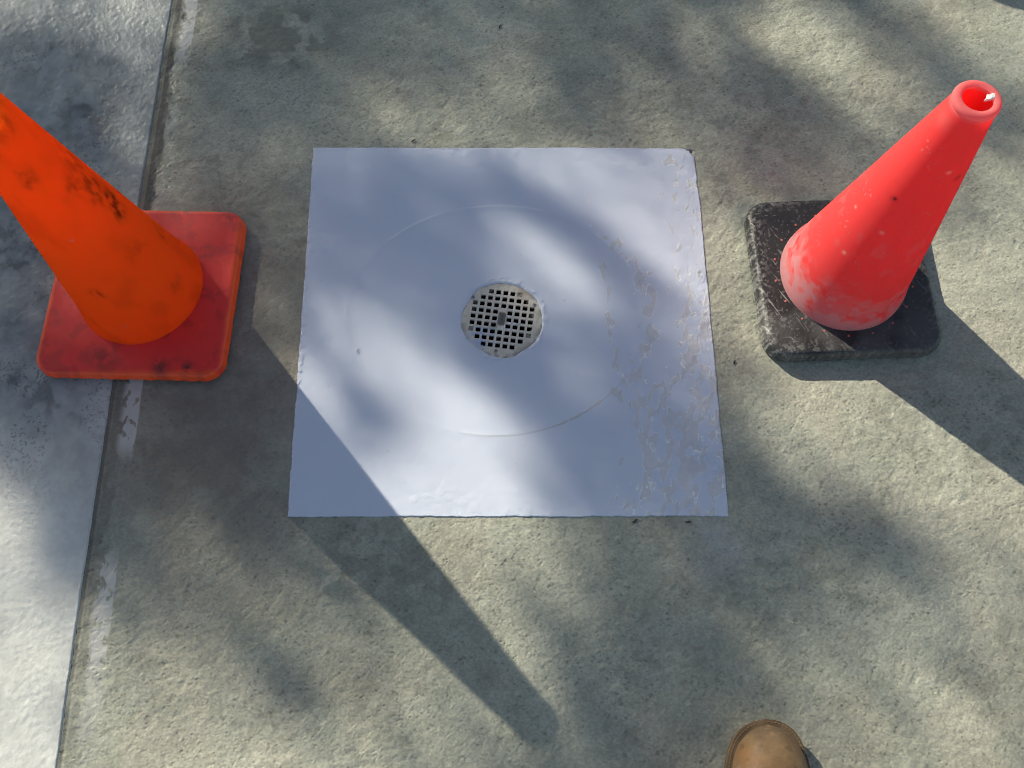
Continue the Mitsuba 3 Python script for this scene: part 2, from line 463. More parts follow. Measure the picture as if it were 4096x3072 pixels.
def orange_base_color(p, n, uv):
    c = mix((.84, .045, .032), (.78, .038, .035), fbm(p.x * 20, p.y * 20, 3, 2))
    qx, qy = dr.abs(p.x - (-.5473)), dr.abs(p.y - .0379)
    edge = smoothstep(.127, .136, dr.maximum(qx, qy) + .004 * (fbm(p.x * 50, p.y * 50, 3, 2) - .5))
    c = mix(c, mi.Color3f(1.0, .115, .012), edge * .65)
    sm = .8 * spot(p, (-.5025, -.0874), .012) + .9 * spot(p, (-.4631, -.09), .010) + .5 * spot(p, (-.4575, .0986), .012) + .35 * spot(p, (-.5888, -.0715), .02) + .3 * spot(p, (-.5063, .1733), .03) + .35 * spot(p, (-.43, .16), .015)
    sm = dr.clip(sm * smoothstep(.3, .55, fbm(p.x * 120, p.y * 120, 5, 3) + .05), 0, .9)
    scuff = smoothstep(.5, .75, fbm(p.x * 60, p.y * 60, 15, 3)) * .35
    c = mix(c, mi.Color3f(.30, .03, .03), scuff)
    return mix(c, mi.Color3f(.05, .03, .03), sm)


def red_color(p, n, uv):
    c = mi.Color3f(.99, .130, .130)
    ang = dr.atan2(p.y - float(RB[1]), p.x - float(RB[0]))
    # chalky scuffs, thick near the foot
    low = smoothstep(.15, .035, p.z)
    f = fbm(p.x * 55, p.y * 55, p.z * 55, 3)
    g = fbm(ang * 9, p.z * 120, 3.0, 3)
    sc = smoothstep(.44, .66, .6 * f + .4 * g + .16 * low) * low * .48
    sc = sc + smoothstep(.62, .74, fbm(p.x * 60 + 9, p.y * 60, p.z * 30, 3)) * .14 * smoothstep(.28, .2, p.z)
    foot = smoothstep(.043, .039, p.z) * (.32 + .3 * smoothstep(.35, .6, g)) + smoothstep(.060, .035, p.z) * .3 * smoothstep(.45, .6, g)
    rim = smoothstep(.415, .422, p.z) * .42
    sw = smoothstep(.46, .60, fbm(ang * 5 + p.z * 30, p.z * 55 - ang * 1.5, 6.0, 4)) * smoothstep(.135, .06, p.z) * smoothstep(.55, .40, p.x + .3 * (p.y - float(RB[1])))
    sc = sc + sw * .45
    fleck = smoothstep(.80, .86, fbm(p.x * 330, p.y * 330, p.z * 330, 1)) * smoothstep(.55, .70, fbm(p.x * 30, p.y * 30, p.z * 30, 2)) * .4
    c = mix(c, mi.Color3f(.80, .50, .52), dr.clip(sc + foot + rim + fleck, 0, .85))
    pat = spot3(p, (.4762, .0496, .4043), .011) * .3
    c = mix(c, mi.Color3f(.75, .4, .36), pat)
    k = .9 * spot3(p, (.4689, .0234, .2865), .0022) + .35 * spot3(p, (.5227, .0211, .3338), .005) + .3 * spot3(p, (.469, .026, .284), .004)
    c = mix(c, mi.Color3f(.06, .02, .02), dr.clip(k, 0, .9))
    w = spot3(p, (.5058, .0189, .3464), .0028) + .8 * spot3(p, (.4727, .0082, .2315), .003) + .8 * spot3(p, (.449, .0155, .1681), .003) + .8 * spot3(p, (.4459, .048, .2291), .0022)
    return mix(c, mi.Color3f(.9, .7, .6), dr.clip(w, 0, .8))


def rubber_color(p, n, uv):
    x, y = p.x, p.y
    c = mix((.016, .016, .018), (.032, .031, .033), fbm(x * 30, y * 30, 2, 3))
    s = noise((x + y * .55) * 520, (y - x) * 22) * noise((x + y * .8) * 300, (y - x) * 34, 4)
    scr = smoothstep(.52, .72, s) * smoothstep(.45, .6, fbm(x * 26, y * 26, 12, 2))
    qx, qy = dr.abs(x - .504), dr.abs(y - .0577)
    edge = smoothstep(.100, .128, dr.maximum(qx, qy)) * smoothstep(.48, .66, fbm(x * 260, y * 260, 6, 3))
    left = .35 + .65 * smoothstep(.50, .38, x)
    dust = smoothstep(.45, .75, fbm(x * 18, y * 18, 8, 3)) * .30 * smoothstep(.06, -.04, y)
    sp = smoothstep(.80, .86, noise(x * 300, y * 300, 3)) * .6
    return mix(c, mi.Color3f(.42, .41, .39), dr.clip(scr * .5 * left + edge * .30 * left + dust * .4 + sp * .35 * left, 0, .8))


def thin(color, through):
    return {'type': 'principledthin', 'base_color': proc(color), 'roughness': .40, 'spec_trans': 0.0, 'diff_trans': through, 'eta': 1.45}


scene['orange_plastic'] = thin(orange_color, 1.6)
scene['orange_base_plastic'] = {'type': 'principled', 'base_color': proc(orange_base_color), 'roughness': .45, 'specular': .45}
scene['red_plastic'] = thin(red_color, 1.1)
scene['black_rubber'] = {'type': 'bumpmap', 'arbitrary': proc(lambda p, n, uv: fbm(p.x * 250, p.y * 250, p.z * 250, 2) * .0007, eps=5e-4), 'scale': 1.0,
                         'bsdf': {'type': 'principled', 'base_color': proc(rubber_color), 'roughness': .5, 'specular': .5}}
scene['pin_red'] = {'type': 'principled', 'base_color': {'type': 'rgb', 'value': [.55, .12, .10]}, 'roughness': .6}
scene['chip_white'] = {'type': 'principled', 'base_color': {'type': 'rgb', 'value': [.85, .8, .76]}, 'roughness': .35}


def leather_color(p, n, uv):
    x, y, z = p.x, p.y, p.z
    c = mix((.165, .10, .048), (.245, .155, .08), smoothstep(.3, .7, fbm(x * 40, y * 40, z * 40, 3)))
    c = mix(c, mi.Color3f(.21, .105, .04), smoothstep(.5, .68, fbm(x * 22 + 5, y * 22, z * 20, 2)) * .7)
    toe = smoothstep(-.60, -.572, y)
    c = mix(c, mi.Color3f(.10, .07, .045), toe * smoothstep(.3, .6, fbm(x * 60, y * 60, z * 60, 3) + .18) * .92)
    c = mix(c, mi.Color3f(.10, .06, .035), smoothstep(.6, .74, fbm(x * 85, y * 130, z * 80, 3)) * .5)
    return c * (.88 + .24 * fbm(x * 400, y * 400, z * 400, 2))


scene['leather'] = {'type': 'bumpmap', 'arbitrary': proc(lambda p, n, uv: fbm(p.x * 160, p.y * 160, p.z * 160, 3) * .0008, eps=5e-4), 'scale': 1.0,
                    'bsdf': {'type': 'principled', 'base_color': proc(leather_color), 'roughness': .6, 'specular': .4}}
scene['welt_rubber'] = {'type': 'principled', 'base_color': proc(lambda p, n, uv: mix((.085, .055, .032), (.20, .135, .075), fbm(p.x * 90, p.y * 90, p.z * 90, 3))), 'roughness': .6}
scene['thread'] = {'type': 'principled', 'base_color': {'type': 'rgb', 'value': [.26, .18, .10]}, 'roughness': .7}
scene['bark'] = {'type': 'principled', 'base_color': proc(lambda p, n, uv: mix((.10, .08, .06), (.24, .20, .16), fbm(p.x * 20, p.y * 20, p.z * 5, 3))), 'roughness': .9}
scene['leaf'] = {'type': 'principledthin', 'base_color': proc(lambda p, n, uv: mix((.05, .10, .02), (.10, .17, .04), fbm(p.x * 4, p.y * 4, p.z * 4, 2))), 'roughness': .5, 'spec_trans': 0.0, 'diff_trans': .5, 'eta': 1.4}
scene['debris_dark'] = {'type': 'principled', 'base_color': {'type': 'rgb', 'value': [.045, .038, .03]}, 'roughness': .9}

# ------------------------------------------------------------------ ground and slab
xs, ys = spaced(-.96, .98, .0023, 3000.0), spaced(-.70, .70, .0023, 3000.0)
struct('ground', grid_mesh(xs, ys, ground_z), 'concrete', 'rough grey-green concrete pavement dappled with tree shade')

ts = np.concatenate([spaced(0, .46, .003, 9.0)])
ts = ts[ts >= 0]
sy = spaced(-.75, .75, .003, 9.0)
U, Y = np.meshgrid(ts, sy)
jag = 0.0006 * (nfbm(Y * 60, Y * 0, 3, 3) - .5) * 2
X = line_x(Y) + jag - U
Zs = near(X, Y) * (undul(X, Y) + (.30 + .5 * np.exp(-U / .008)) * lumps(X, Y)) + .0008
Zs[:, 0] -= .0095
X[:, 0] += .0006
v = np.stack([X, Y, Zs], -1).reshape(-1, 3)
i, j = np.meshgrid(np.arange(len(sy) - 1), np.arange(len(ts) - 1), indexing='ij')
a = i * len(ts) + j
q = np.stack([a, a + len(ts), a + len(ts) + 1, a + 1], -1).reshape(-1, 4)
struct('painted_floor', (v, np.vstack([q[:, [0, 1, 2]], q[:, [0, 2, 3]]])), 'slab_paint', 'glossy grey painted slab with dark stains along the left edge')

# ------------------------------------------------------------------ coated square round the drain
NB = 260
border = []
for k in range(4):
    a_, b_ = SQ[k], SQ[(k + 1) % 4]
    s = np.arange(NB)[:, None] / NB
    e = (b_ - a_) / np.linalg.norm(b_ - a_)
    nrm = np.array([-e[1], e[0]])
    pts = a_ + (b_ - a_) * s
    wob = .0010 * (nfbm(pts[:, 0] * 70 + k * 9, pts[:, 1] * 70, 3, 17) - .5) * 2 + .0008 * (nnoise(pts[:, 0] * 260, pts[:, 1] * 260, 5) - .5)
    border.append(pts + nrm * wob[:, None])
border = np.vstack(border)
tr = border - SQ[2]                                             # the top right corner is worn away
pull = np.exp(-(np.hypot(tr[:, 0], tr[:, 1]) / .013) ** 2)
side = np.exp(-((border[:, 0] - SQ[2][0]) / .01) ** 2) * sstep(.18, .27, border[:, 1])
border = border + pull[:, None] * np.array([-.007, -.005]) + side[:, None] * np.array([1.0, 0]) * (-.004 * (nfbm(border[:, 0] * 0, border[:, 1] * 45, 2, 9)))[:, None]
dirs = border - DRAIN
th = np.arctan2(dirs[:, 1], dirs[:, 0])
ux, uy = np.cos(th), np.sin(th)
hole = .0614 - .0020 * uy + .0018 * (nfbm(ux * 2.2, uy * 2.2, 3, 21) - .5) * 2 + .0007 * (nfbm(ux * 14, uy * 14, 2, 22) - .5) * 2
hole = hole + .0012 * np.exp(-((th + 2.2) / .35) ** 2) * -2 + .0010 * np.exp(-((th - 2.6) / .3) ** 2) * -1.5
inner = DRAIN + np.stack([ux, uy], 1) * hole[:, None]
NRAD = 190
frac = np.linspace(0, 1, NRAD)
P = inner[None] + (border - inner)[None] * frac[:, None, None]


def coat_z(x, y):
    z = undul(x, y) + dish(x, y) + .0011
    e = np.minimum(np.minimum(np.abs(x - SQ[0, 0]), np.abs(x - SQ[1, 0])), np.minimum(np.abs(y - SQ[0, 1]), np.abs(y - SQ[2, 1])))
    k = .10 + .15 * sstep(.05, .0, e) + .08 * sstep(-.1, -.28, y) + .08 * sstep(.2, .28, x)
    k = k * sstep(.06, .12, np.hypot(x - DRAIN[0], y - DRAIN[1]))
    # the lip of the dish
    d = ring_d(x, y) + .012 * (nfbm(x * 14, y * 14, 2, 33) - .5)
    return z + k * lumps(x, y) + .0003 * np.exp(-((d - 1) / .012) ** 2) * (nfbm(x * 10 + 4, y * 10, 2, 34) > .42)


Zc = coat_z(P[..., 0], P[..., 1])
drain_top = float(Zc[0].mean()) - .0016
rough_rim = nfbm(P[0, :, 0] * 160, P[0, :, 1] * 160, 2, 41)
Zc[0] = drain_top + .0004
Zc[1] = .5 * (Zc[0] + Zc[2]) + .0006 * rough_rim
V = np.concatenate([P, Zc[..., None]], -1)
skirt = V[-1].copy()
skirt[:, 2] -= .010
cen = np.array([0, 0])
skirt[:, :2] += (skirt[:, :2] - cen) * .0008
V = np.concatenate([V, skirt[None]], 0)
n_ = V.shape[1]
i, j = np.meshgrid(np.arange(V.shape[0] - 1), np.arange(n_), indexing='ij')
a, b = i * n_ + j, i * n_ + (j + 1) % n_
q = np.stack([a, a + n_, b + n_, b], -1).reshape(-1, 4)
k = 'painted_square'
scene[k] = ply((V.reshape(-1, 3), np.vstack([q[:, [0, 1, 2]], q[:, [0, 2, 3]]])), 'coat', smooth=True)
labels[k] = {'label': 'glossy pale blue-grey square coating around the round floor drain, worn thin along its right side', 'category': 'floor coating'}

# ------------------------------------------------------------------ floor drain
dk = thing('floor_drain', 'round nickel floor drain with square holes in the middle of the coated square', 'floor drain')
PITCH, HOLE = .01095, .0074
shape = Point(0, 0).buffer(.0672, quad_segs=48)
cols = {-4: 2, -3: 3, -2: 4, -1: 4, 0: 4, 1: 4, 2: 4, 3: 3, 4: 2}
plugged = {(2, -4): 1.0, (-4, 2): 1.0, (4, 2): 1.0, (-2, -4): .45, (-4, -2): .5, (4, -1): .6, (4, -2): .12, (4, 1): .45, (-4, -1): .3, (-2, 4): .4, (0, 3): .25, (3, -3): .3, (-4, 1): .12, (1, -4): .15, (-1, -2): .1}
holes, cells = [], []
for r in range(-4, 5):
    for c in range(-cols[r], cols[r] + 1):
        if c == 0 and abs(r) <= 1:
            continue
        cx, cy = c * PITCH, -r * PITCH
        h = HOLE / 2
        sq = shapely.box(cx - h, cy - h, cx + h, cy + h).buffer(-.0006).buffer(.0006, quad_segs=2)
        holes.append(sq)
        cells.append((c, r, cx, cy))
scr = [(-.0525, .0368), (.0410, .0232), (-.0172, -.0520)]
shape = shape.difference(shapely.union_all(holes))


def put(m, z=0.0):
    return moved(m, (DRAIN[0], DRAIN[1], z), DA)


ex = lambda s, d: trimesh.creation.extrude_polygon(s, d, engine='earcut')
TOPZ = drain_top
part(dk, 'grate', put(ex(shape, .0042), TOPZ - .0042), 'grate_metal', smooth=False)
for c, r, cx, cy in cells:
    f = plugged.get((c, r))
    if not f:
        continue
    h = HOLE / 2 - .0001
    m = trimesh.creation.box((2 * h, 2 * h, .004)).subdivide().subdivide()
    vv = np.array(m.vertices)
    top = vv[:, 2] > 0
    # partly set mortar: fills one corner of the cell
    s1 = -1 if (c < 0) == (r < 0) else 1
    wgt = (vv[:, 0] * (-1 if c < 0 else 1) + vv[:, 1] * (1 if r < 0 else -1)) / (2 * h)
    if f < 1:
        cut = np.clip((wgt + (f * 2 - 1)) * 2.5, 0, 1)
        vv[:, 2] = np.where(top, -.006 + .0075 * cut, vv[:, 2] - .004)
    vv[:, 2] += np.where(top, .0008 * (nnoise(vv[:, 0] * 900 + c, vv[:, 1] * 900 + r, 3) - .8), 0)
    m.vertices = vv + [cx, cy, 0]
    part(dk, 'mortar_plug', put(m, TOPZ - .0028), 'mortar', smooth=False)
# badge in the middle
ob = shapely.box(-.0049, -.0104, .0049, .0104).buffer(.0016, quad_segs=6)
ob = ob.intersection(Point(0, 0).buffer(.0113, quad_segs=16).buffer(.0009))
bk = part(dk, 'badge', put(ex(shapely.box(-.0049, -.0098, .0049, .0098).intersection(Point(-.013, 0).buffer(.0195, quad_segs=24)).intersection(Point(.013, 0).buffer(.0195, quad_segs=24)).buffer(.0006), .0012), TOPZ - .0004), 'badge_metal', 'dark oblong maker badge in the middle of the grate', smooth=False)
tx = meshkit.text_mesh('ZURN', .0042, depth=.0007)
tx.apply_translation([-tx.bounds[:, 0].mean(), -tx.bounds[:, 1].mean(), 0])
tx.apply_transform(trimesh.transformations.rotation_matrix(math.pi / 2, [0, 0, 1]))
sc_ = .0150 / max(tx.extents[1], 1e-6)
tx.apply_scale([1, min(1, sc_), 1])
part(bk, 'lettering', put(tx, TOPZ + .0007), 'badge_metal', smooth=False)
for (wx, wy) in scr:
    pts = [(0.0001, .0010), (.0022, .0010), (.0030, .0006), (.0034, .0), (.0034, -.001)]
    m = lathe(pts[::-1], 28)
    sk = part(dk, 'screw', moved(m, (wx, wy, TOPZ + .0001)), 'screw_metal')
    bar = shapely.union_all([shapely.box(-.0020, -.0004, .0020, .0004), shapely.box(-.0004, -.0020, .0004, .0020)])
    part(sk, 'slot', moved(ex(bar, .0003), (wx, wy, TOPZ + .0010), .4 + 30 * wx), 'slot_dark', smooth=False)
part(dk, 'drain_body', moved(lathe([(.0635, -.0062), (.0635, -.15), (.0001, -.15), (.0001, -.149), (.0600, -.149), (.0600, -.0062), (.0635, -.0062)], 64), (DRAIN[0], DRAIN[1], TOPZ)), 'drain_iron')

# ------------------------------------------------------------------ traffic cones
def cone_profile(r0, r1, z0, z1, wall, rim, foot, hole):
    out = [(r0 + foot, z0 - .006), (r0 + foot * .55, z0 - .002), (r0 + foot * .2, z0 + .003), (r0, z0 + .010)]
    za = z1 - rim * 2.2
    for t in np.linspace(0.05, 1, 24):
        z = z0 + .010 + (za - z0 - .010) * t
        out.append((r0 + (r1 - r0) * (z - z0) / (z1 - z0), z))
    rr = out[-1][0]
    cz = z1 - rim
    for a_ in np.linspace(-60, 90, 12):
        out.append((rr - rim * .78 + rim * 1.0 * math.cos(math.radians(a_)), cz + rim * math.sin(math.radians(a_))))
    for a_ in np.linspace(0, 1, 5)[1:]:
        out.append((rr - rim * .78 + (hole - rr + rim * .78) * a_, z1 - rim * .35 * a_ ** 2))
    out.append((hole + .0004, z1 - rim * .35 - .003))
    out.append((max(hole + .001, rr - wall - .0005), z1 - rim * 2.4))
    for t in np.linspace(0, 1, 12):
        z = z1 - rim * 2.6 + (z0 - z1 + rim * 2.6) * t
        out.append((r0 + (r1 - r0) * (z - z0) / (z1 - z0) - wall, z))
    out.append((r0 - wall, z0 - .006))
    return out


# orange cone at the left
ck = thing('traffic_cone', 'scuffed all-orange traffic cone with an orange base straddling the painted slab edge', 'traffic cone')
body = lathe(cone_profile(.0905, .0262, .026, .456, .003, .004, .005, .017), 180, lambda t, z: .0006 * np.sin(3 * t + 9 * z))
part(ck, 'cone_body', moved(body, (LB[0], LB[1], 0)), 'orange_plastic', smooth=50)
BASEZ = .004


def base_jit(k, o, zz):
    if k <= 1:
        an = np.arange(len(o))
        f = .0016 * (nfbm(o[:, 0] * 160, o[:, 1] * 160, 2, 4) - .5) + .0006 * np.sin(an * 2.1) * (o[:, 1] < -.1)
        o = o * (1 + f[:, None] / .137)
    return o, zz


lb = slab(lambda ins: rounded_square(.277 - 2 * ins, .030 - min(ins, .025) * .8, 64),
          [(.004, 0.0), (.000, .003), (.0005, .008), (.001, .014), (.0025, .0175), (.005, .0195), (.009, .0200), (.012, .0196), (.03, .0200), (.055, .0210)], base_jit)
part(ck, 'base', moved(lb, (-.5473, .0379, BASEZ), -.030), 'orange_base_plastic', 'dull red-orange rubber base with bright orange edges', smooth=40)

# red cone at the right
rk = thing('traffic_cone', 'chalky red traffic cone with a thick black rubber base on bare concrete', 'traffic cone')
body = lathe(cone_profile(.0930, .0228, .028, .430, .003, .0050, .0030, .0162), 180, lambda t, z: .0005 * np.sin(2 * t + 5 * z))
part(rk, 'cone_body', moved(body, (RB[0], RB[1], 0)), 'red_plastic', smooth=50)


def rub_jit(k, o, zz):
    f = .0016 * (nfbm(o[:, 0] * 40 + k * .15, o[:, 1] * 40, 2, 9) - .5)
    return o * (1 + f[:, None] / .13), zz + .0008 * (nfbm(o[:, 0] * 30, o[:, 1] * 30 + .2 * k, 2, 2) - .5)


rb = slab(lambda ins: rounded_square(.262 - 2 * ins, .034 - min(ins, .028) * .8, 64),
          [(.004, 0.0), (.0005, .002), (.0000, .006), (.0022, .0085), (.0018, .0105), (.0000, .013), (.0010, .0185), (.0030, .0220), (.0060, .0243), (.0100, .0250), (.03, .0252), (.06, .0255)], rub_jit)
part(rk, 'base', moved(rb, (RB[0], RB[1], .002), .0347), 'black_rubber', 'thick black rubber base, scratched white along its left edge', smooth=40)
for a_ in range(18):
    an = a_ / 18 * 2 * math.pi + .12
    m = lathe([(.0019, -.001), (.0018, .0005), (.0012, .0009), (.0001, .0010)], 12)
    part(rk, 'mould_pin', moved(m, (RB[0] + .1025 * math.cos(an), RB[1] + .1025 * math.sin(an), .0268)), 'pin_red')
chip = trimesh.creation.box((.0085, .0062, .0034)).subdivide().subdivide().subdivide()
cv = np.array(chip.vertices)
cv = cv * (1 + .9 * (meshkit.noise(cv * 330 + 5, 3) - .5))[:, None]
cv[:, 0] += .5 * cv[:, 1]
chip.vertices = cv + [RB[0] + .0140, RB[1] + .0020, .4275]
part(rk, 'plastic_burr', chip, 'chip_white', 'torn white burr on the rim of the top hole', smooth=True)

# ------------------------------------------------------------------ pail just outside the frame, whose shadow clips the corner
pk = thing('pail', 'white plastic paint pail standing on the concrete beyond the upper right corner', 'pail')
scene['pail_plastic'] = {'type': 'twosided', 'bsdf': {'type': 'principled', 'base_color': {'type': 'rgb', 'value': [.75, .75, .72]}, 'roughness': .4}}
PX = (.675, .987, 0)
part(pk, 'body', moved(lathe([(.001, .003), (.118, .003), (.122, .006), (.142, .20), (.139, .20), (.119, .010), (.001, .010)], 72), PX), 'pail_plastic')
part(pk, 'rim', moved(lathe([(.143, .188), (.150, .190), (.150, .199), (.143, .201), (.143, .188)], 72), PX), 'pail_plastic')
hs = np.linspace(0, np.pi, 30)
part(pk, 'handle', tube(np.stack([PX[0] + .152 * np.cos(hs), PX[1] + .02 + .15 * np.sin(hs) * .6, .192 - .12 * np.sin(hs)], 1), .002, 8), 'screw_metal', smooth=True)

# ------------------------------------------------------------------ work boot (toe in view)
wk = thing('work_boot', 'scuffed tan leather work boot whose toe enters at the bottom edge', 'boot')
BX, BY = .3265, -.5660


def boot_half(t, side):
    """Half width of the sole at distance t behind the toe tip."""
    tt = np.array([0, .002, .006, .012, .022, .036, .055, .08, .105, .15, .19, .225, .255, .275, .288, .293, .295])
    w = np.array([0, .0135, .0235, .0320, .0405, .0468, .0510, .0530, .0525, .0440, .0375, .0372, .0375, .0340, .0245, .0140, 0])
    return np.interp(t, tt, w) * (1.0 + .04 * side * sstep(.02, .09, t))


TT = np.concatenate([.075 * np.linspace(0, 1, 26) ** 2.2, np.linspace(.08, .26, 24), .295 - .03 * np.linspace(1, 0, 14) ** 2])
lean = lambda t: -.012 * t / .1


def boot_outline(grow):
    r = np.stack([boot_half(TT, 1) + 0, -TT], 1)
    l = np.stack([-boot_half(TT, -1), -TT], 1)
    o = np.vstack([l, r[::-1][1:-1]])
    pg = Polygon(o).buffer(grow, quad_segs=12)
    pg = pg.simplify(.0001)
    o = np.array(pg.exterior.coords)[:-1]
    o[:, 0] += -.10 * o[:, 1] * -1
    return o + [BX, BY]


def eo(grow, z0, z1):
    m = ex(Polygon(boot_outline(grow)), z1 - z0)
    return moved(m, (0, 0, z0))


part(wk, 'sole', eo(-.0015, 0.002, .0180), 'welt_rubber', smooth=30)
part(wk, 'welt', eo(.0008, .0182, .0235), 'welt_rubber', smooth=30)
st = boot_outline(-.0022)
stl = np.r_[0, np.cumsum(np.hypot(*np.diff(st, axis=0).T))]
stm = []
for s_ in np.arange(0, stl[-1], .0046):
    p0 = np.array([np.interp(s_, stl, st[:, 0]), np.interp(s_, stl, st[:, 1])])
    p1 = np.array([np.interp(s_ + .0030, stl, st[:, 0]), np.interp(s_ + .0030, stl, st[:, 1])])
    if np.linalg.norm(p1 - p0) > .001:
        stm.append(tube([[*p0, .0236], [*((p0 + p1) / 2), .0241], [*p1, .0236]], .0005, 5))
key = part(wk, 'stitching', trimesh.util.concatenate(stm), 'thread', smooth=False)
labels[key] = {'label': 'row of welt stitches', 'kind': 'stuff'}
# upper: sections from toe to heel, domes that sit inside the welt
hgt_t = np.array([0, .004, .012, .025, .045, .07, .10, .13, .16, .19, .22, .27, .295])
hgt_h = np.array([.006, .020, .031, .041, .0495, .054, .059, .068, .082, .10, .12, .125, .12])
NS = 40
rings = []
for t in TT:
    tl = .0056 + t * (.289 - .0056) / .295
    hh = np.interp(t, hgt_t, hgt_h)
    ph = np.linspace(0, np.pi, NS)
    wl, wr = max(boot_half(t, -1) - .0056, .0002), max(boot_half(t, 1) - .0056, .0002)
    cx_ = np.cos(ph)
    sx = np.sign(cx_) * np.abs(cx_) ** .80
    sz = np.sin(ph) ** .72
    xo = np.where(cx_ > 0, sx * wr, sx * wl) + .10 * tl
    rings.append(np.stack([BX + xo - 2 * .10 * tl, np.full(NS, BY - tl), .0225 + hh * sz], 1))
V = np.array(rings)
i, j = np.meshgrid(np.arange(len(rings) - 1), np.arange(NS - 1), indexing='ij')
a = i * NS + j
q = np.stack([a, a + 1, a + NS + 1, a + NS], -1).reshape(-1, 4)
up = trimesh.Trimesh(V.reshape(-1, 3), np.vstack([q[:, [0, 1, 2]], q[:, [0, 2, 3]]]), process=False)
vv = np.array(up.vertices)
fold = nfbm(vv[:, 0] * 25, vv[:, 1] * 60, 3, 12) - .5
vv[:, 2] += .0030 * fold * sstep(.02, .04, vv[:, 2] - .02)
up.vertices = vv
part(wk, 'upper', up, 'leather', smooth=True)
sh = []
for s_ in np.linspace(0, 1, 12):
    an = np.linspace(0, 2 * np.pi, 41)[:-1]
    cy_ = -.225 + .012 * s_
    rx, ry = .040 + .010 * s_, .056 + .006 * s_
    sh.append(np.stack([BX - .10 * .225 + rx * np.cos(an), BY + cy_ + ry * np.sin(an), np.full(40, .105 + .13 * s_)], 1))
V = np.array(sh)
i, j = np.meshgrid(np.arange(11), np.arange(40), indexing='ij')
a, b = i * 40 + j, i * 40 + (j + 1) % 40
q = np.stack([a, b, b + 40, a + 40], -1).reshape(-1, 4)
part(wk, 'shaft', trimesh.Trimesh(V.reshape(-1, 3), np.vstack([q[:, [0, 1, 2]], q[:, [0, 2, 3]]]), process=False), 'leather', smooth=True)

# ------------------------------------------------------------------ bits of debris lying about
bits = [(.1765, -.3100, 'tiny dark twig just below the bottom edge of the coated square'), (.2498, -.3120, 'tiny dark twig below the lower right corner of the coated square'),
        (-.1522, .3150, 'tiny dark crumb above the top edge of the coated square'), (-.0119, .5456, 'dark curled leaf scrap near the top edge of the picture'),
        (.335, -.075, 'dark crumb on the concrete right of the coated square'), (-.222, .076 - .13, 'thin dark splinter stuck in the coating at its left')]
for n_i, (x, y, lab) in enumerate(bits):
    bkx = thing('debris_bit', lab, 'debris')
    an = [.2, -.35, .1, 1.0, .6, .9][n_i]
    L = [.0085, .0095, .007, .008, .005, .006][n_i]
    s = np.linspace(-.5, .5, 6)
    zz = (coat_z(np.array([x]), np.array([y])) if n_i == 5 else ground_z(np.array([x]), np.array([y])))[0]
    if n_i != 5:
        zz = max(zz, float(undul(np.array([x]), np.array([y]))[0]) - .0005)
    pts = np.stack([x + L * s * math.cos(an), y + L * s * math.sin(an) + .0012 * np.sin(s * 5), np.full(6, zz + .0014) + .0006 * np.cos(s * 4)], 1)
    scene[bkx] = ply(tube(pts, .0011 * (.45 if n_i == 5 else 1) * np.array([.5, 1, 1.1, .9, .8, .4]), 6), 'debris_dark', smooth=True)

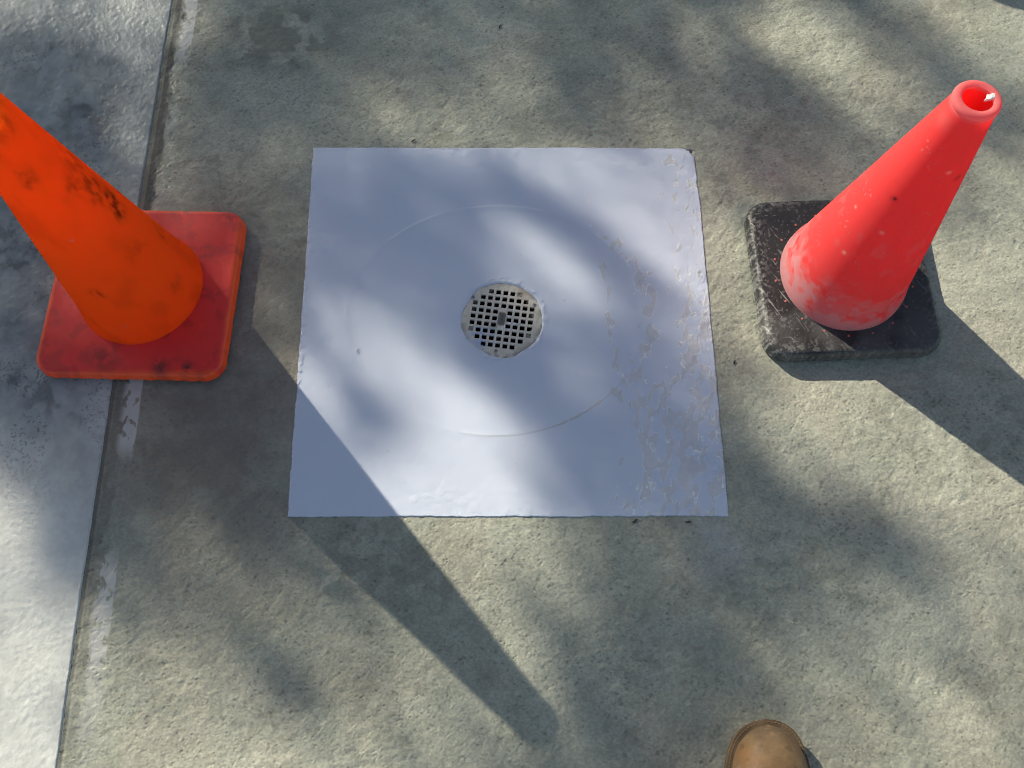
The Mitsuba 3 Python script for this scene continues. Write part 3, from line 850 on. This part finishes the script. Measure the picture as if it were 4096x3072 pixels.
# ------------------------------------------------------------------ the tree that shades the place (off to the upper left)
# how open its crown is, seen along the sunbeams, at points of the pavement: x mm, y mm, open %
CTRL = '-520,460,5 -493,568,20 -522,413,20 -488,321,12 -439,216,15 -347,173,20 -352,232,20 -409,366,10 -317,577,5 -195,546,10 -357,479,5 -306,412,10 -358,302,20 -246,459,10 -272,365,12 -228,402,45 -203,374,50 -171,337,50 -254,320,25 -110,332,38 -151,429,15 -75,506,12 -74,410,22 -34,345,38 64,327,38 4,505,25 27,428,30 52,545,20 145,485,8 158,409,8 126,363,12 244,563,12 238,456,20 271,362,35 193,326,25 328,408,25 324,563,30 367,503,30 253,326,40 510,500,100 435,552,80 480,532,90 547,491,100 578,434,90 608,387,60 773,556,80 726,580,70 809,510,80 841,433,60 656,557,12 599,591,10 699,511,10 734,470,12 766,405,20 444,430,10 397,493,15 400,361,12 457,324,12 517,375,15 371,552,20 402,591,10 590,342,40 656,341,35 529,297,20 659,406,60 761,244,55 810,218,80 775,320,15 790,287,25 825,349,20 729,190,35 764,118,70 704,48,100 759,14,95 712,-45,100 750,-60,100 352,85,85 336,145,85 327,170,60 367,230,35 355,33,80 455,307,12 329,229,40 351,316,22 404,246,15 447,228,20 436,-122,95 396,-109,75 348,-115,40 339,-58,60 350,-13,85 507,-131,100 323,-13,70 537,-160,100 510,-203,100 424,-187,95 559,-229,100 614,-256,95 672,-278,95 693,-322,90 377,-159,60 347,-187,25 356,-277,8 324,-228,12 389,-288,10 507,-327,12 450,-314,12 547,-346,20 569,-377,20 628,-364,40 614,-327,55 505,-432,50 590,-418,60 634,-405,70 678,-421,50 597,-458,40 426,-404,25 340,-431,10 290,-376,12 382,-352,12 418,-471,22 494,-511,55 545,-523,60 360,-497,40 304,-510,12 272,-585,12 435,-548,50 384,-548,35 585,-598,95 635,-548,45 658,-498,70 510,-573,70 641,-603,70 471,-608,60 330,-553,10 320,-592,50 355,-592,60 -659,-198,4 -697,-210,10 -704,-260,40 -673,-301,60 -620,-317,10 -586,-366,10 -657,-385,65 -617,-429,70 -626,-548,95 -585,-604,95 -579,-476,70 -613,-493,90 -513,-268,5 -423,-318,35 -513,-383,20 -430,-398,25 -487,-445,30 -405,-475,45 -446,-520,70 -471,-563,85 -378,-577,85 -529,-522,70 -515,-611,85 -585,-251,5 -543,-435,40 -475,-342,15 -301,-17,20 -278,-107,60 -253,-135,55 -224,-177,50 -194,-218,55 -173,-259,80 -240,-116,20 -205,-150,12 -176,-178,10 -156,-212,35 -193,-76,65 -130,-85,60 -156,-33,55 -88,-130,90 -65,-235,100 -25,-256,100 -37,-192,100 -118,-157,70 15,-194,55 34,-256,55 3,-143,40 -26,-86,10 36,-109,5 94,-235,12 61,-267,25 -175,-11,45 -133,1,25 -89,-56,30 -58,-115,50 -108,-279,100 2,-286,90 -146,-121,75 -110,-199,95 -89,-259,100 -62,-292,97 35,-286,65 -141,-246,75 -11,-213,85 22,-226,65 -83,-323,100 -24,-354,90 71,-392,50 32,-447,65 107,-447,30 106,-501,20 68,-518,40 104,-563,15 84,-603,20 -312,-372,25 -269,-428,45 -215,-391,25 -175,-421,25 -300,-507,12 -269,-523,20 -227,-500,50 -173,-465,40 -116,-518,70 -186,-569,75 -59,-569,60 -5,-609,30 -310,-602,85 -234,-601,80 -320,-557,50 -331,-447,40 -368,7,30 -348,-55,30 53,-331,60 116,-357,35 161,-345,25 226,-326,20 189,-419,15 203,-490,12 180,-569,15 2,-394,75 -371,-417,35 -360,-523,60 -127,-612,70 137,-613,15 230,-536,12 -365,-355,20 -28,-507,60 -194,274,10 -259,284,15 -94,274,28 27,259,38 126,250,50 186,249,45 265,272,35 -14,227,8 65,181,4 105,146,4 141,115,5 215,62,15 174,89,8 202,158,60 150,187,50 258,135,75 232,212,50 289,195,50 270,29,60 274,88,75 45,128,60 101,72,75 138,29,50 63,51,50 3,146,35 173,-24,12 100,-12,15 -245,117,12 -289,183,10 -261,206,12 -130,160,4 -176,99,5 -70,197,5 -300,74,20 -104,74,6 -164,22,25 -222,36,15 246,-52,20 203,-168,10 286,-13,45 298,-92,35 172,-123,8 257,-159,12 135,-193,10 165,-267,10 262,-261,10 97,-122,8 -266,51,20 -61,98,10 -680,580,50 -625,589,50 -722,590,35 -801,580,25 -617,322,30 -592,304,30 -788,510,12 -732,414,4 -592,413,25 -661,461,20 -805,434,5 -678,322,8 -851,550,25 -577,150,35 -495,68,30 -450,-9,20 -624,-9,20 -708,69,8 -466,-155,4 -567,-155,4 -403,-120,6 -701,-119,4 -743,-8,10 -398,100,20 -389,6,20 -542,268,20 -637,208,15 -362,-120,10 -326,-225,15 -294,-292,10 -276,-356,18 -304,-330,15 -372,-291,10 -405,-225,6 -356,-184,10 -251,-265,50 -215,-324,85 -155,-387,85 -90,-460,85 -28,-524,85 8,-558,85 650,-80,100 800,-220,97 950,-380,97 1060,-510,97 900,-500,90 1050,-300,90'
cp = np.array([[float(t) for t in s.split(',')] for s in CTRL.split()]) * [.001, .001, .01]
AZ = SUN[:2] / np.linalg.norm(SUN[:2])                          # towards the sun, level
BZ = np.array([-AZ[1], AZ[0]])
BZ = BZ if BZ[0] > 0 else -BZ
G, STEP = 190, .01
ax = (np.arange(2 * G) - G + .5) * STEP
A_, B_ = np.meshgrid(ax, ax, indexing='ij')                      # A_ along the sun's azimuth, B_ across
gx, gy = A_ * AZ[0] + B_ * BZ[0], A_ * AZ[1] + B_ * BZ[1]
pa, pb = cp[:, :2] @ AZ, cp[:, :2] @ BZ
rb_ = RBFInterpolator(np.c_[pa * .62, pb], cp[:, 2], kernel='linear', neighbors=24, smoothing=.001)
op = rb_(np.c_[A_.ravel() * .62, B_.ravel()]).reshape(A_.shape)
far = sstep(.25, .55, np.maximum(np.abs(gx) - .85, np.abs(gy) - .62))
op = op * (1 - far) + far * np.clip(.1 + 1.2 * (nfbm(gx * 2.5, gy * 2.5, 3, 77) - .25), .05, .9)
op = np.clip(op, .03, 1) ** 1.08
S0, S1 = 5.0, 7.3
rad = .5 * math.radians(.53) * (S0 + S1) / 2 + .008
kx = np.arange(-14, 15) * STEP
KA, KB = np.meshgrid(kx, kx, indexing='ij')
ker = (np.hypot(KA * SUN[2], KB) < rad).astype(float)
ker = gaussian_filter(ker, 1)
ker /= ker.sum()
conv = lambda m: fftconvolve(np.pad(m, 14, mode='edge'), ker, mode='valid')
Xo = op.copy()
for _ in range(12):
    Xo = np.clip(Xo * conv(op / np.maximum(conv(Xo), .01)), .012, 1.0)
tau = -np.log(Xo)
tau = np.where(tau < .05, 0, tau)
LEN, WID = .036, .020
mean_proj = LEN * WID * .62 * .56
lam = tau * STEP * STEP * SUN[2] / mean_proj                    # leaves per cell
order = np.arange(lam.size).reshape(lam.shape)
order[1::2] = order[1::2, ::-1]
flat = lam.ravel()[order.ravel()]
cum = np.cumsum(flat)
n_leaf = int(cum[-1])
pick = np.searchsorted(cum, np.arange(n_leaf) + .5)
cell = order.ravel()[np.clip(pick, 0, lam.size - 1)]
la = A_.ravel()[cell] + (rng.random(n_leaf) - .5) * STEP
lb_ = B_.ravel()[cell] + (rng.random(n_leaf) - .5) * STEP
clump = nfbm(la * 1.3 + 5, lb_ * 2.5, 3, 91)
ls = S0 + (S1 - S0) * np.clip(clump * .7 + .3 * rng.random(n_leaf) + .15 * rng.normal(size=n_leaf), 0, 1)
C = np.stack([la * AZ[0] + lb_ * BZ[0], la * AZ[1] + lb_ * BZ[1], np.zeros(n_leaf)], 1) + ls[:, None] * SUN
nv = rng.normal(size=(n_leaf, 3)) + .55 * SUN
nv /= np.linalg.norm(nv, axis=1, keepdims=True)
t1 = np.cross(nv, rng.normal(size=(n_leaf, 3)))
t1 /= np.linalg.norm(t1, axis=1, keepdims=True)
t2 = np.cross(nv, t1)
prof = [(-.5, 0), (-.15, .42), (.2, .38), (.5, 0), (.2, -.38), (-.15, -.42)]
lv = np.stack([C + t1 * (LEN * u) + t2 * (WID * 1.15 * w) + nv * (LEN * .12 * (u * u - .1)) for u, w in prof], 1)
lf = np.array([[0, 1, 5], [1, 2, 4], [1, 4, 5], [2, 3, 4]])
F = (np.arange(n_leaf)[:, None, None] * 6 + lf[None]).reshape(-1, 3)
tk = thing('tree', 'leafy tree standing beyond the upper left corner that dapples the pavement with shade', 'tree')
key = part(tk, 'crown', trimesh.Trimesh(lv.reshape(-1, 3), F, process=False), 'leaf', smooth=False)
labels[key] = {'label': 'green leaves of the crown', 'kind': 'stuff'}
tb = np.array([AZ[0] * 5.6 - BZ[0] * 2.9, AZ[1] * 5.6 - BZ[1] * 2.9, 0])
trunk = np.array([tb, tb + [.05, .02, .8], tb + [.0, .06, 1.7], tb + [.08, .04, 2.4], tb + [.1, .1, 3.2], tb + [.05, .1, 4.0]])
part(tk, 'trunk', tube(trunk, [.19, .15, .135, .12, .08, .03], 12), 'bark', smooth=True)
for k_, (bb, aa, ss) in enumerate([(-1.1, .2, 5.4), (-1.0, 1.2, 6.2), (-1.2, -1.0, 5.2), (-.9, -.2, 6.4)]):
    end = np.array([aa * AZ[0] + bb * BZ[0], aa * AZ[1] + bb * BZ[1], 0]) + ss * SUN
    st0 = trunk[2 + k_ % 3]
    s = np.linspace(0, 1, 8)[:, None]
    pts = st0 + (end - st0) * s + np.array([0, 0, .35]) * np.sin(s * np.pi) + .05 * rng.normal(size=(8, 3)) * np.sin(s * np.pi)
    part(tk, 'limb', tube(pts, np.linspace(.06, .012, 8), 8), 'bark', smooth=True)
